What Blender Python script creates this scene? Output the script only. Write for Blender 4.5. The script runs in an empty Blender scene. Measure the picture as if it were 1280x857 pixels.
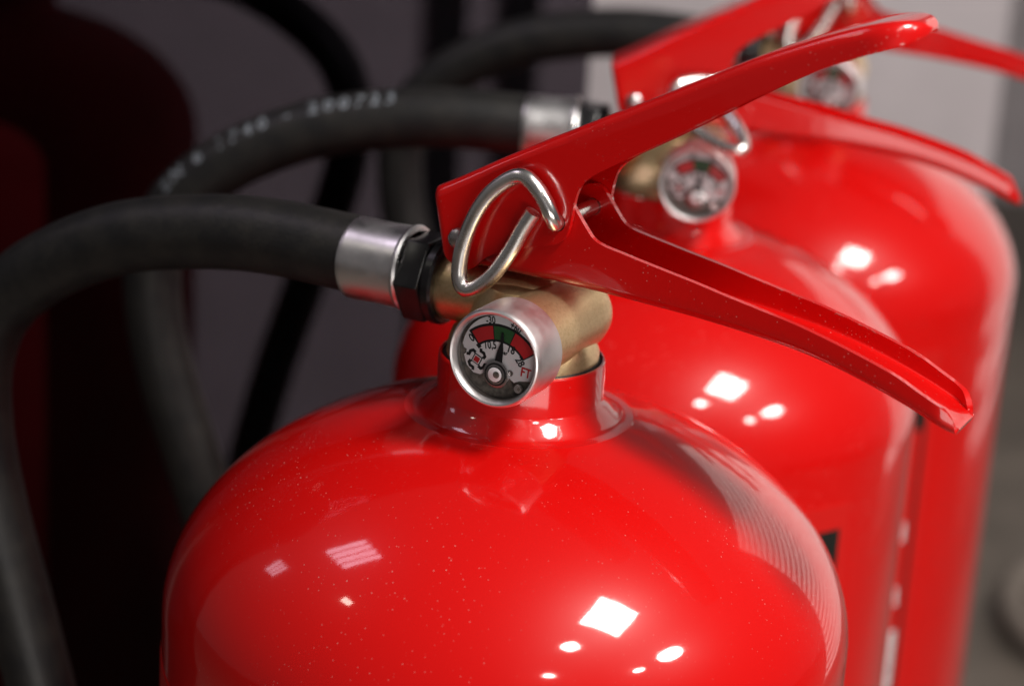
import bpy, bmesh, math, random
from mathutils import Vector, Matrix, noise
R = math.radians
random.seed(7)
sc = bpy.context.scene
col = sc.collection

# ------------------------------------------------------------------ camera
TILT, ROLL = R(17.7), R(3.6)
FWD = Vector((0, math.cos(TILT), -math.sin(TILT)))
UP0 = Vector((0, math.sin(TILT), math.cos(TILT)))
RT = Vector((1, 0, 0)) * math.cos(ROLL) + UP0 * math.sin(ROLL)
UP = -Vector((1, 0, 0)) * math.sin(ROLL) + UP0 * math.cos(ROLL)
cd = bpy.data.cameras.new('camera'); cam = bpy.data.objects.new('camera', cd); col.objects.link(cam)
m = Matrix((RT, UP, -FWD)).transposed().to_4x4()
m.translation = Vector((-0.00249, -0.48303, 0.65637))
cam.matrix_world = m
cd.sensor_width = 36; cd.lens = 78.75; cd.clip_start = 0.02; cd.clip_end = 60
cd.dof.use_dof = True; cd.dof.focus_distance = 0.479; cd.dof.aperture_fstop = 9.4; cd.dof.aperture_blades = 7
sc.camera = cam

# ------------------------------------------------------------------ world and lamps (indoor hall)
w = bpy.data.worlds.new('World'); sc.world = w; w.use_nodes = True
bg = w.node_tree.nodes['Background']; bg.inputs[0].default_value = (0.95, 0.88, 0.88, 1); bg.inputs[1].default_value = 0.085

def lamp(name, loc, target, sx, sy, power, color, spread=150, roll=0, shape='RECTANGLE'):
    l = bpy.data.lights.new(name, 'AREA'); l.shape = shape; l.size = sx; l.size_y = sy
    l.energy = power; l.color = color; l.spread = R(spread)
    o = bpy.data.objects.new(name, l); col.objects.link(o); o.location = loc
    q = (Vector(target) - Vector(loc)).to_track_quat('-Z', 'Y')
    o.rotation_euler = (q.to_matrix() @ Matrix.Rotation(R(roll), 3, 'Z')).to_euler()
    return o
def along(p, d, L):
    return Vector(p) + Vector(d).normalized() * L
CENTER = (0.06, 0.16, 0.45)
lamp('key_lamp', along((0.021, -0.063, 0.465), (0.451, -0.29, 0.844), 1.30), CENTER, 0.30, 0.27, 9.4, (1, 0.95, 0.90), roll=34)
lamp('key_side_lamp', along((0.021, -0.063, 0.465), (0.478, -0.275, 0.834), 1.33), CENTER, 0.09, 0.22, 1.1, (1, 0.95, 0.90), roll=20, shape='ELLIPSE')
lamp('ceiling_lamp', along((0.013, -0.069, 0.461), (0.311, -0.551, 0.775), 1.5), CENTER, 0.14, 0.11, 1.6, (1, 0.95, 0.90), shape='ELLIPSE')
lamp('side_lamp', along((0.034, -0.064, 0.458), (0.741, -0.351, 0.573), 1.5), CENTER, 0.25, 0.14, 3.6, (1, 0.95, 0.91), shape='ELLIPSE')
lamp('front_fill', (0.50, -1.35, 0.16), CENTER, 1.0, 0.5, 4.8, (1, 0.94, 0.90))  # added unseen low fill, like floor bounce, to brighten dial and levers

lamp('far_lamp', along((0.027, -0.069, 0.456), (0.635, -0.544, 0.548), 1.8), CENTER, 0.12, 0.06, 1.2, (1, 0.94, 0.88), shape='ELLIPSE')
lamp('low_lamp', along((0.009, -0.073, 0.456), (0.231, -0.761, 0.607), 1.8), CENTER, 0.10, 0.06, 1.0, (1, 0.94, 0.88), shape='ELLIPSE')
def strips(name, p, d, L, n, w_, h_, gap, power, colr):      # a row of tubes, as in a louvred ceiling light
    c = along(p, d, L); q = (Vector(CENTER) - c).to_track_quat('-Z', 'Y'); side = q @ Vector((1, 0.35, 0)).normalized()
    for i in range(n): lamp(name, c + side * gap * (i - (n - 1) / 2), Vector(CENTER) + side * gap * (i - (n - 1) / 2), w_, h_, power / n, colr)
strips('louvre_lamp', (-0.033, -0.051, 0.470), (-0.573, 0.121, 0.81), 1.5, 4, 0.048, 0.27, 0.066, 0.75, (0.97, 0.82, 1.0))
strips('narrow_lamp', (-0.049, -0.047, 0.464), (-0.817, 0.233, 0.528), 1.5, 3, 0.030, 0.15, 0.045, 0.14, (0.97, 0.82, 1.0))
lamp('warm_lamp', along((-0.033, -0.060, 0.463), (-0.668, -0.174, 0.723), 1.5), CENTER, 0.10, 0.06, 0.22, (1, 0.93, 0.8))

sc.view_settings.view_transform = 'Standard'; sc.view_settings.look = 'None'
sc.view_settings.gamma = 1; sc.view_settings.exposure = 0.0; sc.view_settings.use_curve_mapping = False
sc.render.engine = 'CYCLES'
sc.cycles.use_denoising = True
sc.cycles.max_bounces = 8; sc.cycles.sample_clamp_indirect = 6
sc.cycles.caustics_reflective = False; sc.cycles.caustics_refractive = False

# ------------------------------------------------------------------ materials
class NT:
    def __init__(self, name):
        self.m = bpy.data.materials.new(name); self.m.use_nodes = True
        self.t = self.m.node_tree; self.b = self.t.nodes['Principled BSDF']
    def n(self, typ, **kw):
        o = self.t.nodes.new(typ)
        for k, v in kw.items():
            if k in o.inputs: o.inputs[k].default_value = v
            else: setattr(o, k, v)
        return o
    def l(self, a, b): self.t.links.new(a, b)
    def set(self, **kw):
        for k, v in kw.items(): self.b.inputs[k.replace('_', ' ')].default_value = v
        return self
    def coord(self): return self.n('ShaderNodeTexCoord').outputs['Object']
    def ramp(self, fac, stops):
        r = self.n('ShaderNodeValToRGB')
        e = r.color_ramp.elements
        while len(e) < len(stops): e.new(0.5)
        for i, (p, c) in enumerate(stops):
            e[i].position = p; e[i].color = (c, c, c, 1) if not isinstance(c, tuple) else (*c, 1)
        self.l(fac, r.inputs[0]); return r.outputs[0]
    def mix(self, fac, a, b):
        x = self.n('ShaderNodeMix', data_type='RGBA')
        for s, v in ((x.inputs[0], fac), (x.inputs[6], a), (x.inputs[7], b)):
            if hasattr(v, 'links'): self.l(v, s)
            else: s.default_value = v if not isinstance(v, tuple) or len(v) == 4 else (*v, 1)
        return x.outputs[2]
    def math(self, op, a, b=0.0):
        x = self.n('ShaderNodeMath', operation=op)
        for s, v in ((x.inputs[0], a), (x.inputs[1], b)):
            if hasattr(v, 'links'): self.l(v, s)
            else: s.default_value = v
        return x.outputs[0]
    def bump(self, h, strength, dist):
        x = self.n('ShaderNodeBump', Strength=strength, Distance=dist)
        self.l(h, x.inputs['Height']); self.l(x.outputs[0], self.b.inputs['Normal']); return x

def red_paint(name, dust, wear=False, base=(0.64, 0.0030, 0.0024)):
    k = NT(name); k.set(Base_Color=(*base, 1), Roughness=0.38, Specular_IOR_Level=0.16, Coat_Weight=1.0, Coat_Roughness=0.035, Coat_IOR=1.5)
    co = k.coord()
    n1 = k.n('ShaderNodeTexNoise', Scale=9.0, Detail=5.0); k.l(co, n1.inputs['Vector'])
    c = k.mix(k.ramp(n1.outputs[0], [(0.35, 0.0), (0.7, 0.22)]), base, (base[0] * 0.85, base[1] * 1.3, base[2] * 1.5))
    # dust: sparse pale specks, finer and coarser
    mask = None
    for sc_, th, seed in ((600, 0.13, 0), (280, 0.06, 3.1), (1000, 0.18, 7.7)):
        mp = k.n('ShaderNodeMapping'); mp.inputs[1].default_value = (seed, seed * .7, 0); k.l(co, mp.inputs[0])
        v = k.n('ShaderNodeTexVoronoi', Scale=sc_); k.l(mp.outputs[0], v.inputs['Vector'])
        spot = k.ramp(v.outputs['Distance'], [(th * .5, 1.0), (th, 0.0)])
        sep = k.n('ShaderNodeSeparateColor'); k.l(v.outputs['Color'], sep.inputs[0])
        pick = k.math('GREATER_THAN', sep.outputs[0], 0.62)
        s = k.math('MULTIPLY', spot, pick)
        s = k.math('MULTIPLY', s, sep.outputs[1])
        mask = s if mask is None else k.math('MAXIMUM', mask, s)
    nb = k.n('ShaderNodeTexNoise', Scale=28.0, Detail=4.0); k.l(co, nb.inputs['Vector'])
    patch = k.ramp(nb.outputs[0], [(0.42, 0.12), (0.62, 1.0)])
    mask = k.math('MULTIPLY', k.math('MULTIPLY', mask, patch), dust)
    c = k.mix(mask, c, (0.62, 0.40, 0.36)); k.l(c, k.b.inputs['Base Color'])
    k.l(k.math('ADD', k.math('MULTIPLY', mask, 0.5), 0.34), k.b.inputs['Roughness'])
    k.l(k.math('SUBTRACT', 1.0, k.math('MULTIPLY', mask, 1.0)), k.b.inputs['Coat Weight'])
    sm = k.n('ShaderNodeTexNoise', Scale=40.0, Detail=6.0, Roughness=0.7); k.l(co, sm.inputs['Vector'])
    k.l(k.ramp(sm.outputs[0], [(0.35, 0.045), (0.75, 0.095)]), k.b.inputs['Coat Roughness'])
    nz = k.n('ShaderNodeTexNoise', Scale=110.0, Detail=2.0); k.l(co, nz.inputs['Vector'])
    bp = k.n('ShaderNodeBump', Strength=0.065, Distance=0.0006); k.l(nz.outputs[0], bp.inputs['Height'])
    k.l(bp.outputs[0], k.b.inputs['Coat Normal'])
    if wear:
        bv = k.n('ShaderNodeBevel', Radius=0.0007); bv.samples = 4; ge = k.n('ShaderNodeNewGeometry')
        dt = k.n('ShaderNodeVectorMath', operation='DOT_PRODUCT'); k.l(bv.outputs[0], dt.inputs[0]); k.l(ge.outputs['Normal'], dt.inputs[1])
        edge = k.ramp(dt.outputs['Value'], [(0.80, 1.0), (0.965, 0.0)])
        nw = k.n('ShaderNodeTexNoise', Scale=420.0, Detail=6.0, Roughness=0.7); k.l(co, nw.inputs['Vector'])
        nl = k.n('ShaderNodeTexNoise', Scale=60.0, Detail=2.0); k.l(co, nl.inputs['Vector'])
        chip = k.math('MULTIPLY', k.math('MULTIPLY', edge, k.ramp(nw.outputs[0], [(0.52, 0.0), (0.60, 1.0)])), k.ramp(nl.outputs[0], [(0.46, 0.0), (0.60, 0.9)]))
        k.l(k.mix(chip, c, (0.55, 0.42, 0.38)), k.b.inputs['Base Color'])
    return k.m

def metal(name, colr, rough, bump=0.0, scale=200, stain=None, aniso=0.0, metallic=1.0):
    k = NT(name); k.set(Base_Color=(*colr, 1), Metallic=metallic, Roughness=rough, Anisotropic=aniso)
    co = k.coord()
    n1 = k.n('ShaderNodeTexNoise', Scale=scale, Detail=6.0, Roughness=0.65); k.l(co, n1.inputs['Vector'])
    if stain:
        n2 = k.n('ShaderNodeTexNoise', Scale=scale * 0.55, Detail=7.0); k.l(co, n2.inputs['Vector'])
        k.l(k.mix(k.ramp(n2.outputs[0], [(0.40, 0.0), (0.72, 1.0)]), colr, stain), k.b.inputs['Base Color'])
    k.l(k.ramp(n1.outputs[0], [(0.3, rough * 0.7), (0.75, min(1, rough * 1.5))]), k.b.inputs['Roughness'])
    if bump: k.bump(n1.outputs[0], bump, 0.0004)
    return k.m

def plain(name, colr, rough, bump=0.0, scale=100, var=0.25, spec=0.5):
    k = NT(name); k.set(Roughness=rough, Specular_IOR_Level=spec)
    co = k.coord()
    n1 = k.n('ShaderNodeTexNoise', Scale=scale, Detail=6.0); k.l(co, n1.inputs['Vector'])
    k.l(k.mix(k.ramp(n1.outputs[0], [(0.3, 0.0), (0.7, 1.0)]), tuple(c * (1 - var) for c in colr), tuple(min(1, c * (1 + var)) for c in colr)), k.b.inputs['Base Color'])
    if bump: k.bump(n1.outputs[0], bump, 0.0005)
    return k.m

M = {}
M['red'] = red_paint('red_gloss_paint', 0.85)
M['red_lever'] = red_paint('red_lever_paint', 0.6, True, (0.64, 0.0032, 0.0028))
M['alu'] = metal('turned_aluminium', (0.93, 0.92, 0.92), 0.30, 0.0, 80, (0.86, 0.84, 0.84))
M['bezel'] = metal('bezel_aluminium', (0.93, 0.91, 0.91), 0.38, 0.0, 60, (0.88, 0.85, 0.85))
M['chrome'] = metal('nickel_wire', (0.96, 0.94, 0.91), 0.26, 0.0, 90, (0.88, 0.84, 0.79))
M['brass'] = metal('cast_brass', (0.88, 0.67, 0.38), 0.37, 0.14, 2600, (0.76, 0.55, 0.28), metallic=0.93)
M['brass_smooth'] = metal('turned_brass', (0.62, 0.46, 0.24), 0.30, 0.18, 700, (0.40, 0.28, 0.14))
M['shaded_red'] = plain('shaded_red_paint', (0.16, 0.005, 0.009), 0.7, 0, 12, 0.3, 0.1)  # the red paint with shade mixed into the colour, gloss left off
M['black'] = plain('black_nylon', (0.012, 0.012, 0.013), 0.26, 0.05, 300)
M['gasket'] = plain('rubber_gasket', (0.015, 0.015, 0.015), 0.6)
# hose rubber with worn bloom
k = NT('hose_rubber'); co = k.coord(); k.set(Roughness=0.46, Specular_IOR_Level=0.5)
n1 = k.n('ShaderNodeTexNoise', Scale=110.0, Detail=9.0, Roughness=0.75); k.l(co, n1.inputs['Vector'])
n2 = k.n('ShaderNodeTexNoise', Scale=900.0, Detail=3.0); k.l(co, n2.inputs['Vector'])
k.l(k.mix(k.ramp(n1.outputs[0], [(0.42, 0.0), (0.66, 1.0)]), (0.007, 0.007, 0.0075), (0.019, 0.0175, 0.0155)), k.b.inputs['Base Color'])
k.bump(n2.outputs[0], 0.25, 0.0004); M['hose'] = k.m
M['print'] = plain('white_hose_print', (0.20, 0.22, 0.25), 0.6, 0, 600, 0.5)
M['dial'] = plain('dial_face', (0.84, 0.81, 0.84), 0.45, 0, 300, 0.06)
M['dial_red'] = plain('dial_red_ink', (0.55, 0.02, 0.025), 0.5, 0, 300, 0.1)
M['dial_green'] = plain('dial_green_ink', (0.03, 0.11, 0.035), 0.5, 0, 300, 0.1)
M['ink'] = plain('black_ink', (0.010, 0.010, 0.012), 0.5)
M['mech'] = plain('dark_gauge_works', (0.14, 0.12, 0.105), 0.4, 0.6, 700, 0.7)
M['hub'] = metal('gauge_hub_steel', (0.60, 0.56, 0.56), 0.25)
M['label_red'] = plain('label_red_print', (0.60, 0.010, 0.008), 0.30, 0, 20, 0.06)
M['label_black'] = plain('label_black_print', (0.012, 0.014, 0.012), 0.35)
M['label_white'] = plain('label_white_print', (0.70, 0.68, 0.68), 0.4, 0, 40, 0.06)
k = NT('gauge_glass'); nt = k.t; nt.nodes.remove(k.b)
fr = k.n('ShaderNodeLayerWeight', Blend=0.12); tr = k.n('ShaderNodeBsdfTransparent'); gl = k.n('ShaderNodeBsdfGlossy', Roughness=0.03); mx = k.n('ShaderNodeMixShader')
k.l(fr.outputs[0], mx.inputs[0]); k.l(tr.outputs[0], mx.inputs[1]); k.l(gl.outputs[0], mx.inputs[2]); k.l(mx.outputs[0], nt.nodes['Material Output'].inputs[0])
M['glass'] = k.m
M['pale_wall'] = plain('pale_grey_board', (0.57, 0.525, 0.545), 0.7, 0.1, 30, 0.06)
M['dark_wall'] = plain('dark_grey_board', (0.105, 0.095, 0.105), 0.55, 0.1, 8, 0.2)
M['batten'] = plain('dark_batten', (0.012, 0.012, 0.014), 0.6)
M['floor'] = plain('grey_brown_floor', (0.17, 0.145, 0.12), 0.5, 0.1, 14, 0.25)
M['blind'] = plain('grey_blind_slat', (0.30, 0.28, 0.28), 0.6)
M['coil'] = plain('pale_canvas_hose', (0.24, 0.205, 0.175), 0.85, 0.4, 120, 0.2)
k = NT('smoked_glass'); nt = k.t; nt.nodes.remove(k.b)
fr = k.n('ShaderNodeLayerWeight', Blend=0.12); tr = k.n('ShaderNodeBsdfTransparent'); tr.inputs[0].default_value = (0.385, 0.365, 0.395, 1)
gl = k.n('ShaderNodeBsdfGlossy', Roughness=0.04); mx = k.n('ShaderNodeMixShader')
k.l(fr.outputs[0], mx.inputs[0]); k.l(tr.outputs[0], mx.inputs[1]); k.l(gl.outputs[0], mx.inputs[2]); k.l(mx.outputs[0], nt.nodes['Material Output'].inputs[0])
M['smoked'] = k.m
k = NT('lit_window'); k.set(Base_Color=(0.8, 0.8, 0.8, 1), Emission_Color=(1, 0.90, 0.84, 1), Emission_Strength=1.45); M['window'] = k.m

# ------------------------------------------------------------------ mesh helpers
def mesh_obj(name, bm, mat, parent=None, smooth=True, angle=35):
    me = bpy.data.meshes.new(name); bm.normal_update(); bm.to_mesh(me); bm.free()
    me.materials.append(mat)
    o = bpy.data.objects.new(name, me); col.objects.link(o)
    if parent: o.parent = parent
    if smooth:
        for p in me.polygons: p.use_smooth = True
        me.set_sharp_from_angle(angle=R(angle))
    return o
def lathe(profile, seg=96, axis='Z', origin=(0, 0, 0), bm=None, close=False):
    """profile: list of (radius, height) turned about an axis through origin."""
    bm = bm or bmesh.new(); rings = []
    ox, oy, oz = origin
    def put(r, h, a):
        c, s = r * math.cos(a), r * math.sin(a)
        if axis == 'Z': return (ox + c, oy + s, oz + h)
        if axis == 'X': return (ox + h, oy + c, oz + s)
        return (ox + s, oy + h, oz + c)
    for r, h in profile:
        if r < 1e-7: rings.append([bm.verts.new(put(0, h, 0))])
        else: rings.append([bm.verts.new(put(r, h, 2 * math.pi * i / seg)) for i in range(seg)])
    for a, b in zip(rings, rings[1:]):
        for i in range(seg):
            j = (i + 1) % seg
            if len(a) == 1 and len(b) == 1: continue
            if len(a) == 1: bm.faces.new((a[0], b[i], b[j]))
            elif len(b) == 1: bm.faces.new((a[i], b[0], a[j]))
            else: bm.faces.new((a[i], b[i], b[j], a[j]))
    bmesh.ops.recalc_face_normals(bm, faces=bm.faces)
    return bm
def catmull(pts, n=8):
    pts = [Vector(p) for p in pts]; P = [2 * pts[0] - pts[1]] + pts + [2 * pts[-1] - pts[-2]]; out = []
    for i in range(1, len(P) - 2):
        p0, p1, p2, p3 = P[i - 1:i + 3]
        for j in range(n):
            t = j / n
            out.append(0.5 * ((2 * p1) + (p2 - p0) * t + (2 * p0 - 5 * p1 + 4 * p2 - p3) * t * t + (3 * p1 - p0 - 3 * p2 + p3) * t ** 3))
    out.append(pts[-1]); return out
def tube(path, rad, seg=20, bm=None):
    bm = bm or bmesh.new(); rings = []; N = None
    for i, p in enumerate(path):
        d = (path[min(i + 1, len(path) - 1)] - path[max(i - 1, 0)]).normalized()
        if N is None: N = d.orthogonal().normalized()
        N = (N - d * N.dot(d)).normalized(); B = d.cross(N)
        rr = rad(i / (len(path) - 1)) if callable(rad) else rad
        rings.append([bm.verts.new(p + (N * math.cos(2 * math.pi * k / seg) + B * math.sin(2 * math.pi * k / seg)) * rr) for k in range(seg)])
    for a, b in zip(rings, rings[1:]):
        for k in range(seg): bm.faces.new((a[k], a[(k + 1) % seg], b[(k + 1) % seg], b[k]))
    bm.faces.new(rings[0][::-1]); bm.faces.new(rings[-1])
    bmesh.ops.recalc_face_normals(bm, faces=bm.faces)
    return bm
def box(bm, x0, x1, y0, y1, z0, z1):
    v = [bm.verts.new((x, y, z)) for x in (x0, x1) for y in (y0, y1) for z in (z0, z1)]
    for f in ((0, 1, 3, 2), (4, 6, 7, 5), (0, 4, 5, 1), (2, 3, 7, 6), (0, 2, 6, 4), (1, 5, 7, 3)): bm.faces.new([v[i] for i in f])
    bmesh.ops.recalc_face_normals(bm, faces=bm.faces); return bm
def fillet(poly, n=6):
    """poly: (x, z, radius, flag); returns (x, z, flag of the edge that leaves the point)."""
    out = []; L = len(poly)
    for i, (x, z, r, fl) in enumerate(poly):
        p = Vector((x, z)); a = Vector(poly[i - 1][:2]); b = Vector(poly[(i + 1) % L][:2]); fin = poly[i - 1][3]
        u, v = (a - p), (b - p); lu, lv = u.length, v.length; u.normalize(); v.normalize()
        ang = math.acos(max(-1, min(1, u.dot(v))))
        if r <= 0 or ang > math.pi - 0.02: out.append((x, z, fl)); continue
        dist = min(r / math.tan(ang / 2), lu * .48, lv * .48)
        p1, p2 = p + u * dist, p + v * dist
        for j in range(n + 1):
            t = j / n; q = p1 * (1 - t) ** 2 + p * 2 * t * (1 - t) + p2 * t * t
            out.append((q.x, q.y, fl if j == n else (fin if not (fin and fl) and j < n // 2 else (fl if not (fin and fl) else True))))
    return out
def folded(pairs, half, rc, wfun, caps=(False, False), n=4):
    """Folded sheet (mm): pairs of (web point, rim point) in side view; two side plates joined by a web with rounded bends."""
    W = catmull([(a[0], 0, a[1]) for a, b in pairs], n); E = catmull([(b[0], 0, b[1]) for a, b in pairs], n)
    bm = bmesh.new(); rows = []; mm = 0.001
    for p, q in zip(W, E):
        d = q - p; L = max(d.length, 0.05); d = d / L
        w = half * wfun(p.x); r = min(rc, L * 0.6, w * 0.7)
        sec = [(w, L), (w, L * 0.66 + r * 0.34), (w, L * 0.33 + r * 0.67)] + [(w - r + r * math.cos(t), r - r * math.sin(t)) for t in (0, R(22.5), R(45), R(67.5), R(90))] + [((w - r) * 0.34, 0)]
        sec = [(-y, h) for y, h in sec] + [(y, h) for y, h in reversed(sec)]
        rows.append([bm.verts.new(((p.x + d.x * h) * mm, y * mm, (p.z + d.z * h) * mm)) for y, h in sec])
    for a, b in zip(rows, rows[1:]):
        for k in range(len(a) - 1): bm.faces.new((a[k], a[k + 1], b[k + 1], b[k]))
    if caps[0]: bm.faces.new(rows[0])
    if caps[1]: bm.faces.new(rows[-1][::-1])
    bmesh.ops.recalc_face_normals(bm, faces=bm.faces)
    f = min(bm.faces, key=lambda q: q.calc_center_median().y)
    if f.normal.y > 0: bmesh.ops.reverse_faces(bm, faces=bm.faces)
    for f in bm.faces: f.smooth = True
    me = bpy.data.meshes.new('tmp'); bm.to_mesh(me); bm.free()
    o = bpy.data.objects.new('tmp', me); col.objects.link(o); return o
def bake(o, mods):
    """apply modifiers: list of (type, settings)"""
    for t, kw in mods:
        md = o.modifiers.new(t, t)
        for k_, v in kw.items(): setattr(md, k_, v)
    dg = bpy.context.evaluated_depsgraph_get(); dg.update()
    me = bpy.data.meshes.new_from_object(o.evaluated_get(dg))
    if max((abs(v.co.y) for v in me.vertices), default=0) > 0.02 and 'BOOLEAN' in o.modifiers:   # cut failed: keep the plate whole
        print('cut failed'); o.modifiers.remove(o.modifiers['BOOLEAN']); dg.update(); me = bpy.data.meshes.new_from_object(o.evaluated_get(dg))
    old = o.data; o.modifiers.clear(); bpy.data.objects.remove(o); bpy.data.meshes.remove(old)
    return me
def from_mesh(name, me, mat, parent, angle=35):
    me.name = name; me.materials.clear(); me.materials.append(mat)
    for p in me.polygons: p.use_smooth = True
    if angle: me.set_sharp_from_angle(angle=R(angle))
    o = bpy.data.objects.new(name, me); col.objects.link(o); o.parent = parent; return o
def text_mesh(body, size, font_scale_x=1.0, bold=0.022):
    cu = bpy.data.curves.new('txt', 'FONT'); cu.body = body; cu.size = size; cu.align_x = 'CENTER'; cu.align_y = 'CENTER'
    cu.resolution_u = 3; cu.offset = 0.0
    o = bpy.data.objects.new('txt', cu); col.objects.link(o)
    dg = bpy.context.evaluated_depsgraph_get(); dg.update()
    me = bpy.data.meshes.new_from_object(o.evaluated_get(dg)); bpy.data.objects.remove(o)
    if bold:                                            # heavier strokes: shifted layers, each a few microns higher
        bm = bmesh.new(); lay = 0
        for dx, dy in ((0, 0), (-bold, 0), (bold, 0), (0, bold), (0, -bold)):
            m2 = me.copy(); m2.transform(Matrix.Translation((dx * size, dy * size, lay * 4e-6))); bm.from_mesh(m2); bpy.data.meshes.remove(m2); lay += 1
        bm.to_mesh(me); bm.free()
    if font_scale_x != 1:
        for v in me.vertices: v.co.x *= font_scale_x
    return me

# ------------------------------------------------------------------ setting
def struct(name, bm, mat, smooth=False):
    o = mesh_obj(name, bm, mat, smooth=smooth); o['kind'] = 'structure'; return o
struct('floor', box(bmesh.new(), -3, 3, -2.0, 4, -0.05, 0), M['floor'])
struct('wall_pale', box(bmesh.new(), -1.4, 0.302, 0.95, 1.0, 0.002, 1.3), M['pale_wall'])
struct('wall_back', box(bmesh.new(), -0.2, 0.78, 2.3, 2.35, 0.002, 1.3), M['pale_wall'])
a, b = Vector((0.66, 1.75)), Vector((0.93, 0.62)); d = (b - a).normalized(); nrm = Vector((d.y, -d.x))
if nrm.x > 0: nrm = -nrm
win = bpy.data.objects.new('lit_window', None); col.objects.link(win)
win['label'] = 'bright window with a slatted blind, seen mirrored in the red paint'; win['category'] = 'window'
def slab(off0, off1, z0, z1, tilt=0.0):
    bm = bmesh.new(); c = []
    for p in (a, b):
        for q, dz in ((off0, 0.0), (off1, -tilt)):
            for z in (z0, z1): c.append(bm.verts.new((p.x + nrm.x * q, p.y + nrm.y * q, z + dz)))
    for f in ((0, 1, 3, 2), (4, 6, 7, 5), (0, 4, 5, 1), (2, 3, 7, 6), (0, 2, 6, 4), (1, 5, 7, 3)): bm.faces.new([c[i] for i in f])
    bmesh.ops.recalc_face_normals(bm, faces=bm.faces); return bm
mesh_obj('pane', slab(-0.010, -0.004, 0.06, 1.15), M['window'], win, smooth=False)
for i in range(23): mesh_obj('slat', slab(0.0, 0.012, 0.07 + i * 0.047, 0.088 + i * 0.047, 0.006), M['blind'], win, smooth=False)

# ------------------------------------------------------------------ fire extinguisher
NECK = 0.5
def dome_z(r, RR=0.08, h=0.053, p=1.95, zt=0.4895):
    u = min(1.0, r / RR); return zt - h * (1 - (max(0.0, 1 - u ** p)) ** (1 / p))

def pin_mesh(swing=0.0, tilt=0.0):
    pp = [(11.4, 15, 34.6), (11.4, 0, 34.6), (11.4, -10.6, 34.7), (11.5, -12.2, 35.2), (11.0, -13.3, 37.0), (9.7, -13.7, 39.6), (7.9, -14, 42.0), (5.0, -14, 44.2), (1.6, -14, 43.6), (-3.2, -14, 39.6), (-6.7, -14, 34.2), (-9.2, -14, 27.2), (-10.0, -14, 21.0), (-9.2, -14.2, 17.7), (-7.2, -14.2, 16.9), (-4.6, -14, 18.4), (-1.3, -13.6, 21.9), (2.1, -13.2, 27.6), (4.4, -12.9, 32.6), (6.6, -12.7, 36.6)]
    out = []
    for n_, (x, y, z) in enumerate(pp):
        if n_ > 3:
            x -= 11.4; z -= 35.0; c, s_ = math.cos(swing), math.sin(swing)
            x, z = x * c - z * s_, x * s_ + z * c
            y, z = y + z * math.sin(tilt), z * math.cos(tilt)
            x += 11.4; z += 35.0
        out.append((x * .001, y * .001, NECK + z * .001))
    bm = tube(catmull(out, 8), 0.00178, 20); me = bpy.data.meshes.new('safety_pin'); bm.to_mesh(me); bm.free(); return me
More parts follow.
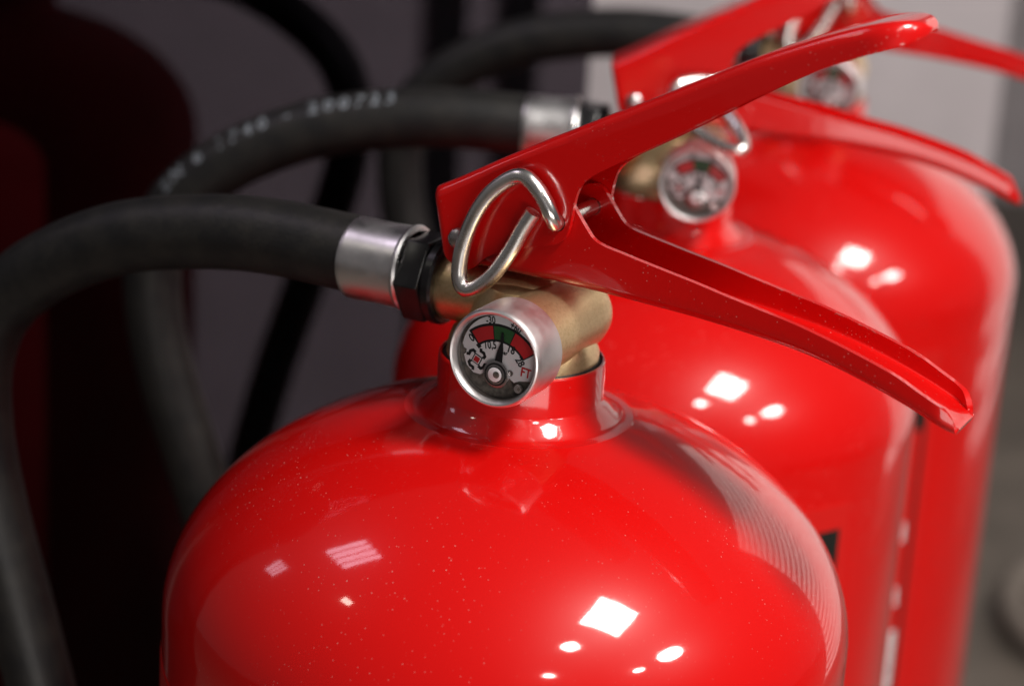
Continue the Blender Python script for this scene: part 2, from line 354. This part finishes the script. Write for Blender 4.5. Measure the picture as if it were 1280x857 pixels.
def make_extinguisher():
    root = bpy.data.objects.new('fire_extinguisher', None); root.empty_display_size = 0.05; col.objects.link(root)
    # body: foot, cylinder, dome
    prof = [(0.0, 0.012), (0.066, 0.012), (0.068, 0.0), (0.076, 0.0), (0.0775, 0.004), (0.0775, 0.03), (0.079, 0.036), (0.08, 0.042), (0.08, 0.2), (0.08, 0.38), (0.08, 0.42)]
    us = [math.sin(math.pi / 2 * (1 - i / 40)) for i in range(41)]
    for u in us:
        r = 0.08 * u
        if r < 0.0275: break
        prof.append((r, dome_z(r)))
    prof += [(0.0262, 0.4866), (0.0246, 0.4865), (0.0236, 0.4865), (0.0230, 0.4867), (0.0225, 0.4871), (0.0218, 0.4878), (0.0205, 0.4893), (0.0192, 0.4907), (0.0190, 0.4912),
             (0.0190, 0.4985), (0.0189, 0.4995), (0.01865, 0.4999), (0.0183, 0.4999), (0.0181, 0.4996), (0.0180, 0.4985), (0.0180, 0.492), (0.0, 0.492)]
    body = mesh_obj('body', lathe(prof, 160), M['red'], root, angle=24)
    mesh_obj('gasket', lathe([(0.0168, 0.4975), (0.0179, 0.4975), (0.0179, 0.4994), (0.0175, 0.5000), (0.0168, 0.5000)], 64), M['gasket'], root)

    # printed label wrapped on the cylinder, a sheet 0.3 mm proud
    def patch(name, az0, az1, z0, z1, lift, mat, parent):
        bm = bmesh.new(); n = max(2, int(abs(az1 - az0) / 3)); rows = []
        for i in range(n + 1):
            a = R(az0 + (az1 - az0) * i / n)
            rows.append([bm.verts.new((rr * math.sin(a), -rr * math.cos(a), z)) for rr in (0.0800 - 0.0003, 0.08 + lift) for z in (z0, z1)])
        for p, q in zip(rows, rows[1:]):
            for x, y in ((2, 3), (0, 2), (3, 1)): bm.faces.new((p[x], q[x], q[y], p[y]))
        for p in (rows[0], rows[-1]): bm.faces.new((p[0], p[1], p[3], p[2]))
        bmesh.ops.recalc_face_normals(bm, faces=bm.faces)
        return mesh_obj(name, bm, mat, parent, angle=30)
    lab = patch('label', -62, 48, 0.12, 0.4262, 0.00025, M['label_red'], root)
    patch('label_corner_block', 38.6, 45.5, 0.397, 0.4185, 0.00035, M['label_black'], lab)
    patch('label_border', 44.2, 45.5, 0.16, 0.3975, 0.00035, M['label_black'], lab)
    patch('label_panel', 34.5, 43.6, 0.16, 0.320, 0.00035, M['label_white'], lab)
    for zz in (0.306, 0.298, 0.290): patch('label_line', 36.2, 42.2, zz - 0.0016, zz, 0.00042, M['label_black'], lab)
    for zz in (0.362, 0.337): patch('label_mark', 38.6, 42.6, zz - 0.007, zz, 0.00035, M['label_white'], lab)

    # valve body of cast brass
    bm = lathe([(0.0, 0.4925), (0.0170, 0.4925), (0.0174, 0.4990), (0.0173, 0.5020), (0.0164, 0.5044), (0.0142, 0.5064), (0.0124, 0.5085), (0.0118, 0.512), (0.0100, 0.5165), (0.0, 0.5185)], 64)
    for v in bm.verts:
        r = math.hypot(v.co.x, v.co.y)
        if r > 0.005 and v.co.z > 0.5: v.co += Vector((v.co.x, v.co.y, 0)).normalized() * 0.0009 * noise.noise(v.co * 160)
    lathe([(0.0, -0.0222), (0.0078, -0.0222), (0.0078, 0.002), (0.0070, 0.0052), (0.005, 0.007), (0.0, 0.0075)], 48, 'X', (0, 0, 0.5125), bm)
    valve = mesh_obj('valve', bm, M['brass'], root)
    bm = lathe([(0.0, 0.0150), (0.0040, 0.0147), (0.0067, 0.0134), (0.0082, 0.0112), (0.0088, 0.0085), (0.0089, 0.005), (0.0089, -0.0195), (0.0, -0.0195)], 64, 'Y', (0.0084, 0, 0.5092))
    mesh_obj('gauge_boss', bm, M['brass'], root)

    # hose fittings
    bm = lathe([(0.0078, -0.0222), (0.0096, -0.0222), (0.0101, -0.0216), (0.0101, -0.0200), (0.0096, -0.0194), (0.0078, -0.0194)], 64, 'X', (0, 0, 0.5132))
    nut = mesh_obj('hose_nut', bm, M['black'], root)
    bm = bmesh.new(); lathe([(0.0060, -0.0290), (0.0101, -0.0290), (0.0108, -0.0282), (0.0108, -0.0228), (0.0103, -0.0223), (0.0060, -0.0223)], 6, 'X', (0, 0, 0.5134), bm)
    me = bpy.data.meshes.new('t'); bm.to_mesh(me); bm.free(); o = bpy.data.objects.new('t', me); col.objects.link(o)
    me = bake(o, [('BEVEL', dict(width=0.0006, segments=3, limit_method='ANGLE'))]); from_mesh('nut_hexagon', me, M['black'], nut)
    bm = lathe([(0.0088, -0.0446), (0.0094, -0.0446), (0.0097, -0.0441), (0.00975, -0.0430), (0.00965, -0.0400), (0.00955, -0.0360), (0.00965, -0.0320), (0.00975, -0.0302), (0.0101, -0.0298), (0.0102, -0.0292), (0.0099, -0.0286), (0.0088, -0.0286)], 72, 'X', (0, 0, 0.5146))
    mesh_obj('ferrule', bm, M['alu'], root)
    hp = [(-31, 14.4), (-44.5, 15.2), (-67.7, 15.4), (-88.3, 13.0), (-111.9, 7.2), (-134.2, -4.0), (-149.5, -17.5), (-156.8, -34), (-156.8, -54), (-152, -75.5), (-145, -97), (-137, -122), (-125, -160), (-113, -210), (-105, -270), (-100, -325)]
    path = catmull([(x * .001, 0, 0.5 + z * .001) for x, z in hp], 8)
    hose = mesh_obj('hose', tube(path, 0.0091, 32), M['hose'], root, angle=60)
    end = Vector((-0.0995, 0, 0.178))
    mesh_obj('nozzle', lathe([(0.0, 0.004), (0.0105, 0.004), (0.0112, 0.0), (0.0112, -0.02), (0.0085, -0.03), (0.0070, -0.085), (0.0055, -0.085), (0.0, -0.07)], 40, 'Z', end), M['black'], root)
    bm = lathe([(0.0805, 0.150), (0.0822, 0.150), (0.0822, 0.166), (0.0805, 0.166)], 96)
    box(bm, -0.094, -0.0815, -0.006, 0.006, 0.151, 0.165)
    mesh_obj('hose_clip', bm, M['black'], root)

    # lower carrying handle: channel open to the top
    low = [((-16, 20.8), (-15.5, 29.5)), ((-8, 20.8), (-9, 32.6)), ((0, 20.7), (0, 35.6)), ((5, 20.6), (7, 38.2)), ((8, 20.6), (10, 39.6)), ((10, 20.6), (12, 39.7)), ((12, 20.5), (13.8, 38.9)), ((14, 20.4), (15.2, 37.2)), ((16.5, 20.3), (17.2, 34.6)),
           ((19, 20.2), (19.4, 32.1)), ((21.5, 20.1), (21.8, 31.0)), ((25, 19.9), (25.5, 30.2)), ((33, 19.4), (34, 28.5)), ((42.3, 18.8), (43, 26.8)), ((50, 18.1), (50.5, 25.2)), ((58, 17.2), (58.5, 23.6)), ((66.6, 16), (66.5, 22)), ((75, 14.2), (74.5, 19.9)),
           ((83, 11.9), (82, 17.7)), ((90.5, 9.3), (89, 15.3)), ((95, 7.5), (94, 12.9)), ((98.4, 6.0), (97.9, 11.0)), ((100.4, 5.1), (100.0, 10.0)), ((101.5, 4.6), (101.2, 8.6)), ((102.2, 4.3), (102.0, 7.0))]
    o = folded(low, 9.0, 2.2, lambda s: (1.0 - 0.06 * max(0, (s - 85) / 16) ** 2) * (1.0 - 0.20 * max(0, (s - 97.5) / 4.7) ** 2.2))
    hole = lathe([(0.0, -0.03), (0.0019, -0.03), (0.0019, 0.03), (0.0, 0.03)], 24, 'Y', (0.0114, 0, 0.0346))
    hm = bpy.data.meshes.new('h'); hole.to_mesh(hm); hole.free(); ho = bpy.data.objects.new('h', hm); col.objects.link(ho)
    me = bake(o, [('SOLIDIFY', dict(thickness=0.0014, offset=-1, use_even_offset=True)), ('BOOLEAN', dict(object=ho, operation='DIFFERENCE', solver='EXACT', use_self=True)), ('BEVEL', dict(width=0.00035, segments=2, limit_method='ANGLE', angle_limit=R(50))), ('WEIGHTED_NORMAL', dict(mode='FACE_AREA', weight=60))])
    ch = from_mesh('carry_handle', me, M['red_lever'], root, 0); ch.location.z = NECK
    # squeeze lever: channel open to the bottom
    upp = [((-19.8, 37.2), (-16.9, 24.6)), ((-19.4, 37.4), (-16.3, 23.4)), ((-18.2, 38.0), (-15.2, 22.0)), ((-15, 39.7), (-13.2, 20.8)), ((-12, 41.4), (-10.8, 20.2)), ((-8, 43.7), (-8.2, 20.9)), ((-4, 46.0), (-5.8, 23.4)), ((0, 48.2), (-2.4, 25.4)),
           ((5, 50.9), (3, 27.3)), ((9, 53.1), (8.6, 29.0)), ((11.6, 54.4), (12.2, 30.2)), ((13.4, 55.4), (14.0, 32.6)), ((15.2, 56.4), (14.7, 36.2)), ((17.2, 57.4), (15.3, 40.4)), ((19.2, 58.5), (16.3, 43.4)), ((21.5, 59.7), (18.4, 45.7)), ((24.5, 61.2), (22, 48.2)),
           ((33.7, 66.0), (30.5, 53.4)), ((43, 71.0), (41, 60)), ((52.2, 75.9), (52, 67.1)), ((60, 79.5), (60.5, 72.1)), ((66.6, 82.4), (68, 76.2)), ((72.5, 84.7), (74, 79)), ((77, 86.2), (78.3, 80.8)), ((80.5, 87.0), (81.4, 82.2)), ((83.2, 87.2), (83.6, 83.0)),
           ((85.0, 86.8), (85.2, 83.8)), ((86.1, 86.0), (86.2, 84.6)), ((86.4, 85.5), (86.4, 85.2))]
    def wid(s):
        a = max(0.0, (s - 74.0) / 12.5); nose = math.sqrt(max(0.0, 1 - a ** 2.6))
        b = max(0.0, 1 - (s + 19.8) / 2.0) if s < -17.8 else 0.0
        return max(0.12, nose) - 0.13 * (1 - math.sqrt(max(0.0, 1 - b * b)))
    o = folded(upp, 10.6, 2.6, wid, (True, True))
    me = bake(o, [('SOLIDIFY', dict(thickness=0.0013, offset=-1, use_even_offset=True)), ('BOOLEAN', dict(object=ho, operation='DIFFERENCE', solver='EXACT', use_self=True)), ('BEVEL', dict(width=0.00035, segments=2, limit_method='ANGLE', angle_limit=R(50))), ('WEIGHTED_NORMAL', dict(mode='FACE_AREA', weight=60))])
    bpy.data.objects.remove(ho)
    sl = from_mesh('squeeze_lever', me, M['red_lever'], root, 0); sl.location.z = NECK
    mesh_obj('pivot_rivet', lathe([(0.0, -0.0126), (0.0014, -0.0124), (0.0022, -0.0117), (0.0024, -0.0108), (0.0018, -0.0106), (0.0018, 0.0106), (0.0024, 0.0108), (0.0022, 0.0117), (0.0, 0.0126)], 28, 'Y', (-0.0122, 0, 0.5 + 0.0270)), M['hub'], root)
    # safety pin with its pull ring, one bent wire
    from_mesh('safety_pin', pin_mesh(), M['chrome'], root, 60)

    # pressure gauge
    G = Vector((0.0082, 0, 0.5084))
    bm = lathe([(0.0, -0.0192), (0.0096, -0.0192), (0.0106, -0.0196), (0.0110, -0.0202), (0.0110, -0.0298), (0.01085, -0.0306), (0.0106, -0.0311), (0.0103, -0.0313), (0.0099, -0.0311), (0.0096, -0.0306), (0.0094, -0.0300), (0.0093, -0.0278), (0.0, -0.0278)], 128, 'Y', G)
    gauge = mesh_obj('pressure_gauge', bm, M['bezel'], root, angle=28)
    def flat(name, pts, y, mat, thick=0.00012):     # plate in the dial plane (x right, z up, mm), real thickness
        bm = bmesh.new(); f = bm.faces.new([bm.verts.new((G.x + x * .001, -y, G.z + z * .001)) for x, z in pts])
        ex = bmesh.ops.extrude_face_region(bm, geom=[f]); bmesh.ops.translate(bm, vec=(0, thick, 0), verts=[v for v in ex['geom'] if isinstance(v, bmesh.types.BMVert)])
        bmesh.ops.recalc_face_normals(bm, faces=bm.faces)
        return mesh_obj(name, bm, mat, gauge, smooth=False)
    HX, HZ = 0.1, -3.7
    def arc(r, a0, a1, n, cx=HX, cz=HZ): return [(cx + r * math.cos(R(a0 + (a1 - a0) * i / n)), cz + r * math.sin(R(a0 + (a1 - a0) * i / n))) for i in range(n + 1)]
    y0 = 0.0286
    flat('gauge_works', arc(9.25, 0, 354, 59, 0, 0), y0 - 0.0001, M['mech'])
    flat('dial', arc(8.9, -28, 172, 50, 0.3, 0.2) + [(-8.2, 0.6), (-7.5, 0.3), (-7.6, -0.6), (-8.1, -1.0), (-7.3, -3.2), (-5.6, -4.6), (-4.0, -4.7), (-3.0, -4.1), (-2.4, -5.0), (2.6, -5.0), (3.0, -4.2), (4.2, -5.0), (5.4, -4.4)], y0 + 0.0004, M['dial'], 0.0003)
    y1 = y0 + 0.00046
    def sector(name, r0, r1, a0, a1, y, mat): return flat(name, arc(r1, a0, a1, 24) + arc(r0, a1, a0, 24), y, mat, 0.00004)
    sector('scale_outline', 7.05, 11.0, 34.2, 131.5, y1, M['ink'])
    y2 = y1 + 0.00006
    sector('scale_zone', 7.55, 10.45, 99, 128.5, y2, M['dial_red']); sector('scale_zone', 7.55, 10.45, 70, 97.5, y2, M['dial_green']); sector('scale_zone', 7.55, 10.45, 36.0, 68.5, y2, M['dial_red'])
    sector('scale_stop', 6.6, 7.6, 127.5, 135, y2, M['ink'])
    # emblem: red square inside black curled brackets
    ex, ez = -4.9, -1.5
    sq = [(ex + 1.05 * math.cos(R(a)), ez + 1.05 * math.sin(R(a))) for a in (20, 110, 200, 290)]
    flat('dial_emblem', [(ex + 1.5 * math.cos(R(a)), ez + 1.5 * math.sin(R(a))) for a in (20, 110, 200, 290)], y1, M['ink'], 0.00004)
    flat('dial_emblem', [(ex + 1.15 * math.cos(R(a)), ez + 1.15 * math.sin(R(a))) for a in (20, 110, 200, 290)], y2, M['dial'], 0.00004)
    flat('dial_emblem', [(ex + 0.9 * math.cos(R(a)), ez + 0.9 * math.sin(R(a))) for a in (20, 110, 200, 290)], y2 + 0.00006, M['dial_red'], 0.00004)
    for q in range(4):
        a0 = 20 + 90 * q; c = Vector((ex, ez)); u = Vector((math.cos(R(a0)), math.sin(R(a0)))); v = Vector((-u.y, u.x))
        line = [c + u * 1.5 - v * 0.1, c + u * 2.1 + v * 0.25, c + u * 2.05 + v * 1.0, c + u * 1.45 + v * 1.55, c + u * 1.7 + v * 2.1]
        L_, R_ = [], []
        for n_, p in enumerate(line):
            t_ = (line[min(n_ + 1, 4)] - line[max(n_ - 1, 0)]).normalized(); nn = Vector((-t_.y, t_.x)) * 0.36
            L_.append(tuple(p + nn)); R_.append(tuple(p - nn))
        flat('dial_emblem', L_ + R_[::-1], y1, M['ink'], 0.00004)
    def words(body, size, x, z, rot, mat, sx=0.8):
        me = text_mesh(body, size * .001, sx)
        mt = Matrix.Translation((G.x + x * .001, -y2, G.z + z * .001)) @ Matrix.Rotation(R(90), 4, 'X') @ Matrix.Rotation(R(rot), 4, 'Z')
        me.transform(mt); me.materials.clear(); me.materials.append(mat); me.name = 'dial_lettering'
        o = bpy.data.objects.new('dial_lettering', me); col.objects.link(o); o.parent = gauge
    words('10,5', 2.5, -1.9, 2.25, 10, M['ink'], 0.72); words('18', 2.5, 3.1, 2.2, -14, M['ink'], 0.8); words('28', 2.4, 5.35, -0.1, -52, M['ink'], 0.85)
    words('0', 2.5, -6.35, 3.0, 42, M['ink'], 0.8); words('-30', 2.3, -2.1, 7.75, 10, M['ink'], 0.75); words('+60', 2.3, 3.9, 7.2, -22, M['ink'], 0.75)
    words('FT', 2.9, 6.9, -2.3, -6, M['dial_red'], 0.8); words('bar', 1.3, 1.6, 1.2, -4, M['ink'], 0.9)
    # needle and hub stand above the dial
    nd = [(HX - 0.9, HZ - 2.6), (HX + 0.9, HZ - 2.7), (HX + 1.1, HZ), (HX + 1.3, HZ + 5.4), (HX + 1.1, HZ + 7.4), (HX + 1.35, HZ + 7.6), (HX + 1.2, HZ + 9.3), (HX + 0.75, HZ + 9.3), (HX + 0.6, HZ + 7.6), (HX + 0.75, HZ + 7.3), (HX + 0.0, HZ + 5.2), (HX - 1.1, HZ)]
    flat('needle', nd, y0 + 0.0009, M['ink'], 0.0002)
    def disc(name, r, y, mat, x=HX, z=HZ, th=0.0003):
        return mesh_obj(name, lathe([(0.0, 0.0), (r * .001, 0.0), (r * .001, -th * .7), (r * .00093, -th), (0.0, -th)], 40, 'Y', (G.x + x * .001, -y, G.z + z * .001)), mat, gauge, angle=30)
    disc('hub', 3.0, y0 + 0.0009, M['hub']); disc('hub', 2.55, y0 + 0.00121, M['ink'], th=0.00008); disc('hub', 2.2, y0 + 0.0013, M['hub'], th=0.00012); disc('hub', 1.75, y0 + 0.00143, M['ink'], th=0.00006); disc('hub', 1.6, y0 + 0.0015, M['dial'], th=0.0002)
    disc('hub', 0.75, y0 + 0.00172, M['mech'], HX + 0.45, HZ + 0.1, 0.0001)
    disc('dial_screw', 0.95, y0 + 0.0005, M['bezel'], 5.5, -6.0, 0.0006); disc('dial_screw', 0.35, y0 + 0.00112, M['mech'], 5.75, -5.95, 0.00008)
    disc('dial_screw', 0.6, y0 + 0.0005, M['hub'], 3.4, -3.0, 0.0002)
    mesh_obj('gauge_glass', lathe([(0.0, -0.0302), (0.005, -0.0301), (0.00935, -0.0298)], 64, 'Y', G), M['glass'], gauge)
    return root, path

proto, hose_path = make_extinguisher()
def kids(o): return [c for c in bpy.data.objects if c.parent == o]
def copy_tree(o, parent=None):
    c = o.copy(); col.objects.link(c); c.parent = parent
    for ch in kids(o): copy_tree(ch, c)
    return c
spots = [((0, 0, 0), 26, 'sharp red fire extinguisher in front, its white gauge dial readable'),
         ((0.0416, 0.170, 0), 5, 'red fire extinguisher in the middle of the row, lettered hose and blurred gauge'),
         ((0.1025, 0.329, 0), 14, 'red fire extinguisher at the back right, before the pale board, topmost gauge'),
         ((-0.226, 0.472, 0), 196, 'dim red fire extinguisher at the far left, its shade put into the colour, seen through smoked glass')]
ext = []
for i, (loc, phi, lab) in enumerate(spots):
    o = proto if i == 0 else copy_tree(proto)
    o.location = loc; o.rotation_euler.z = R(-phi)
    o['label'] = lab; o['category'] = 'fire extinguisher'; o['group'] = 'red fire extinguishers standing close together'
    ext.append(o)
for c in kids(ext[3]):      # same red as the others, with its shade put into the colour
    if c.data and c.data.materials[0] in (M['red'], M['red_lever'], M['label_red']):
        c.data = c.data.copy(); c.data.materials[0] = M['shaded_red']

# the pull ring of the middle one has swung round to the other side
for c in kids(ext[1]):
    if c.name.startswith('safety_pin'):
        c.data = pin_mesh(R(66), R(56)); c.data.materials.append(M['chrome'])
        for p in c.data.polygons: p.use_smooth = True
# white print along the hose of the middle extinguisher
hose2 = [c for c in kids(ext[1]) if c.name.startswith('hose') and 'nut' not in c.name and 'clip' not in c.name][0]
bm = bmesh.new(); S = [0.0]
for p, q in zip(hose_path, hose_path[1:]): S.append(S[-1] + (q - p).length)
def at(sv):
    for i in range(len(S) - 1):
        if S[i + 1] >= sv:
            t = (sv - S[i]) / (S[i + 1] - S[i]); return hose_path[i].lerp(hose_path[i + 1], t), (hose_path[i + 1] - hose_path[i]).normalized()
txt = '6/1740 - 2007/3  EN 3'
pos = 0.0525
for chx in reversed('EN 6 1740 - 200723'):
    if chx != ' ':
        me = text_mesh(chx, 0.0062)
        p, d = at(pos); xd = -d
        nrm = (Vector((0, -0.60, 0.80)) - xd * xd.dot(Vector((0, -0.60, 0.80)))).normalized(); yd = nrm.cross(xd)
        mt = Matrix((xd, yd, nrm)).transposed().to_4x4(); mt.translation = p
        me.transform(Matrix.Identity(4))
        v0 = len(bm.verts); bm.from_mesh(me); bm.verts.ensure_lookup_table()
        for v in bm.verts[v0:]:
            a = v.co.y / 0.0092
            v.co = mt @ Vector((v.co.x, 0.00922 * math.sin(a), 0.00922 * math.cos(a)))
        bpy.data.meshes.remove(me)
    pos += 0.0046 if chx != ' ' else 0.003
mesh_obj('hose_lettering', bm, M['print'], hose2, smooth=False)

# ------------------------------------------------------------------ background things
def tag(o, label, cat, group=None):
    o['label'] = label; o['category'] = cat
    if group: o['group'] = group
    return o
for x, lab in ((-0.055, 'dark upright strip on the wall behind smoked glass, left of the two'), (-0.008, 'dark upright strip on the wall behind smoked glass, right of the two')):
    tag(mesh_obj('wall_batten', box(bmesh.new(), x - 0.011, x + 0.011, 0.935, 0.9497, 0.002, 1.3), M['batten'], smooth=False), lab, 'batten', 'dark upright strips on the wall')
tag(mesh_obj('glass_panel', box(bmesh.new(), -0.95, 0.021, 0.392, 0.398, 0.001, 1.25), M['smoked'], smooth=False), 'smoked glass panel standing behind the hoses of the row', 'glass panel')
pts = []
for i in range(96):
    a = i / 24 * 2 * math.pi; rr = 0.155 - 0.036 * (i / 24)
    pts.append(Vector((0.500 + rr * math.cos(a), 0.97 + rr * math.sin(a), 0.012 + 0.006 * (i / 150))))
tag(mesh_obj('coiled_hose', tube(pts, 0.0095, 12), M['coil']), 'pale blurred coil lying on the floor at the right edge', 'coil')
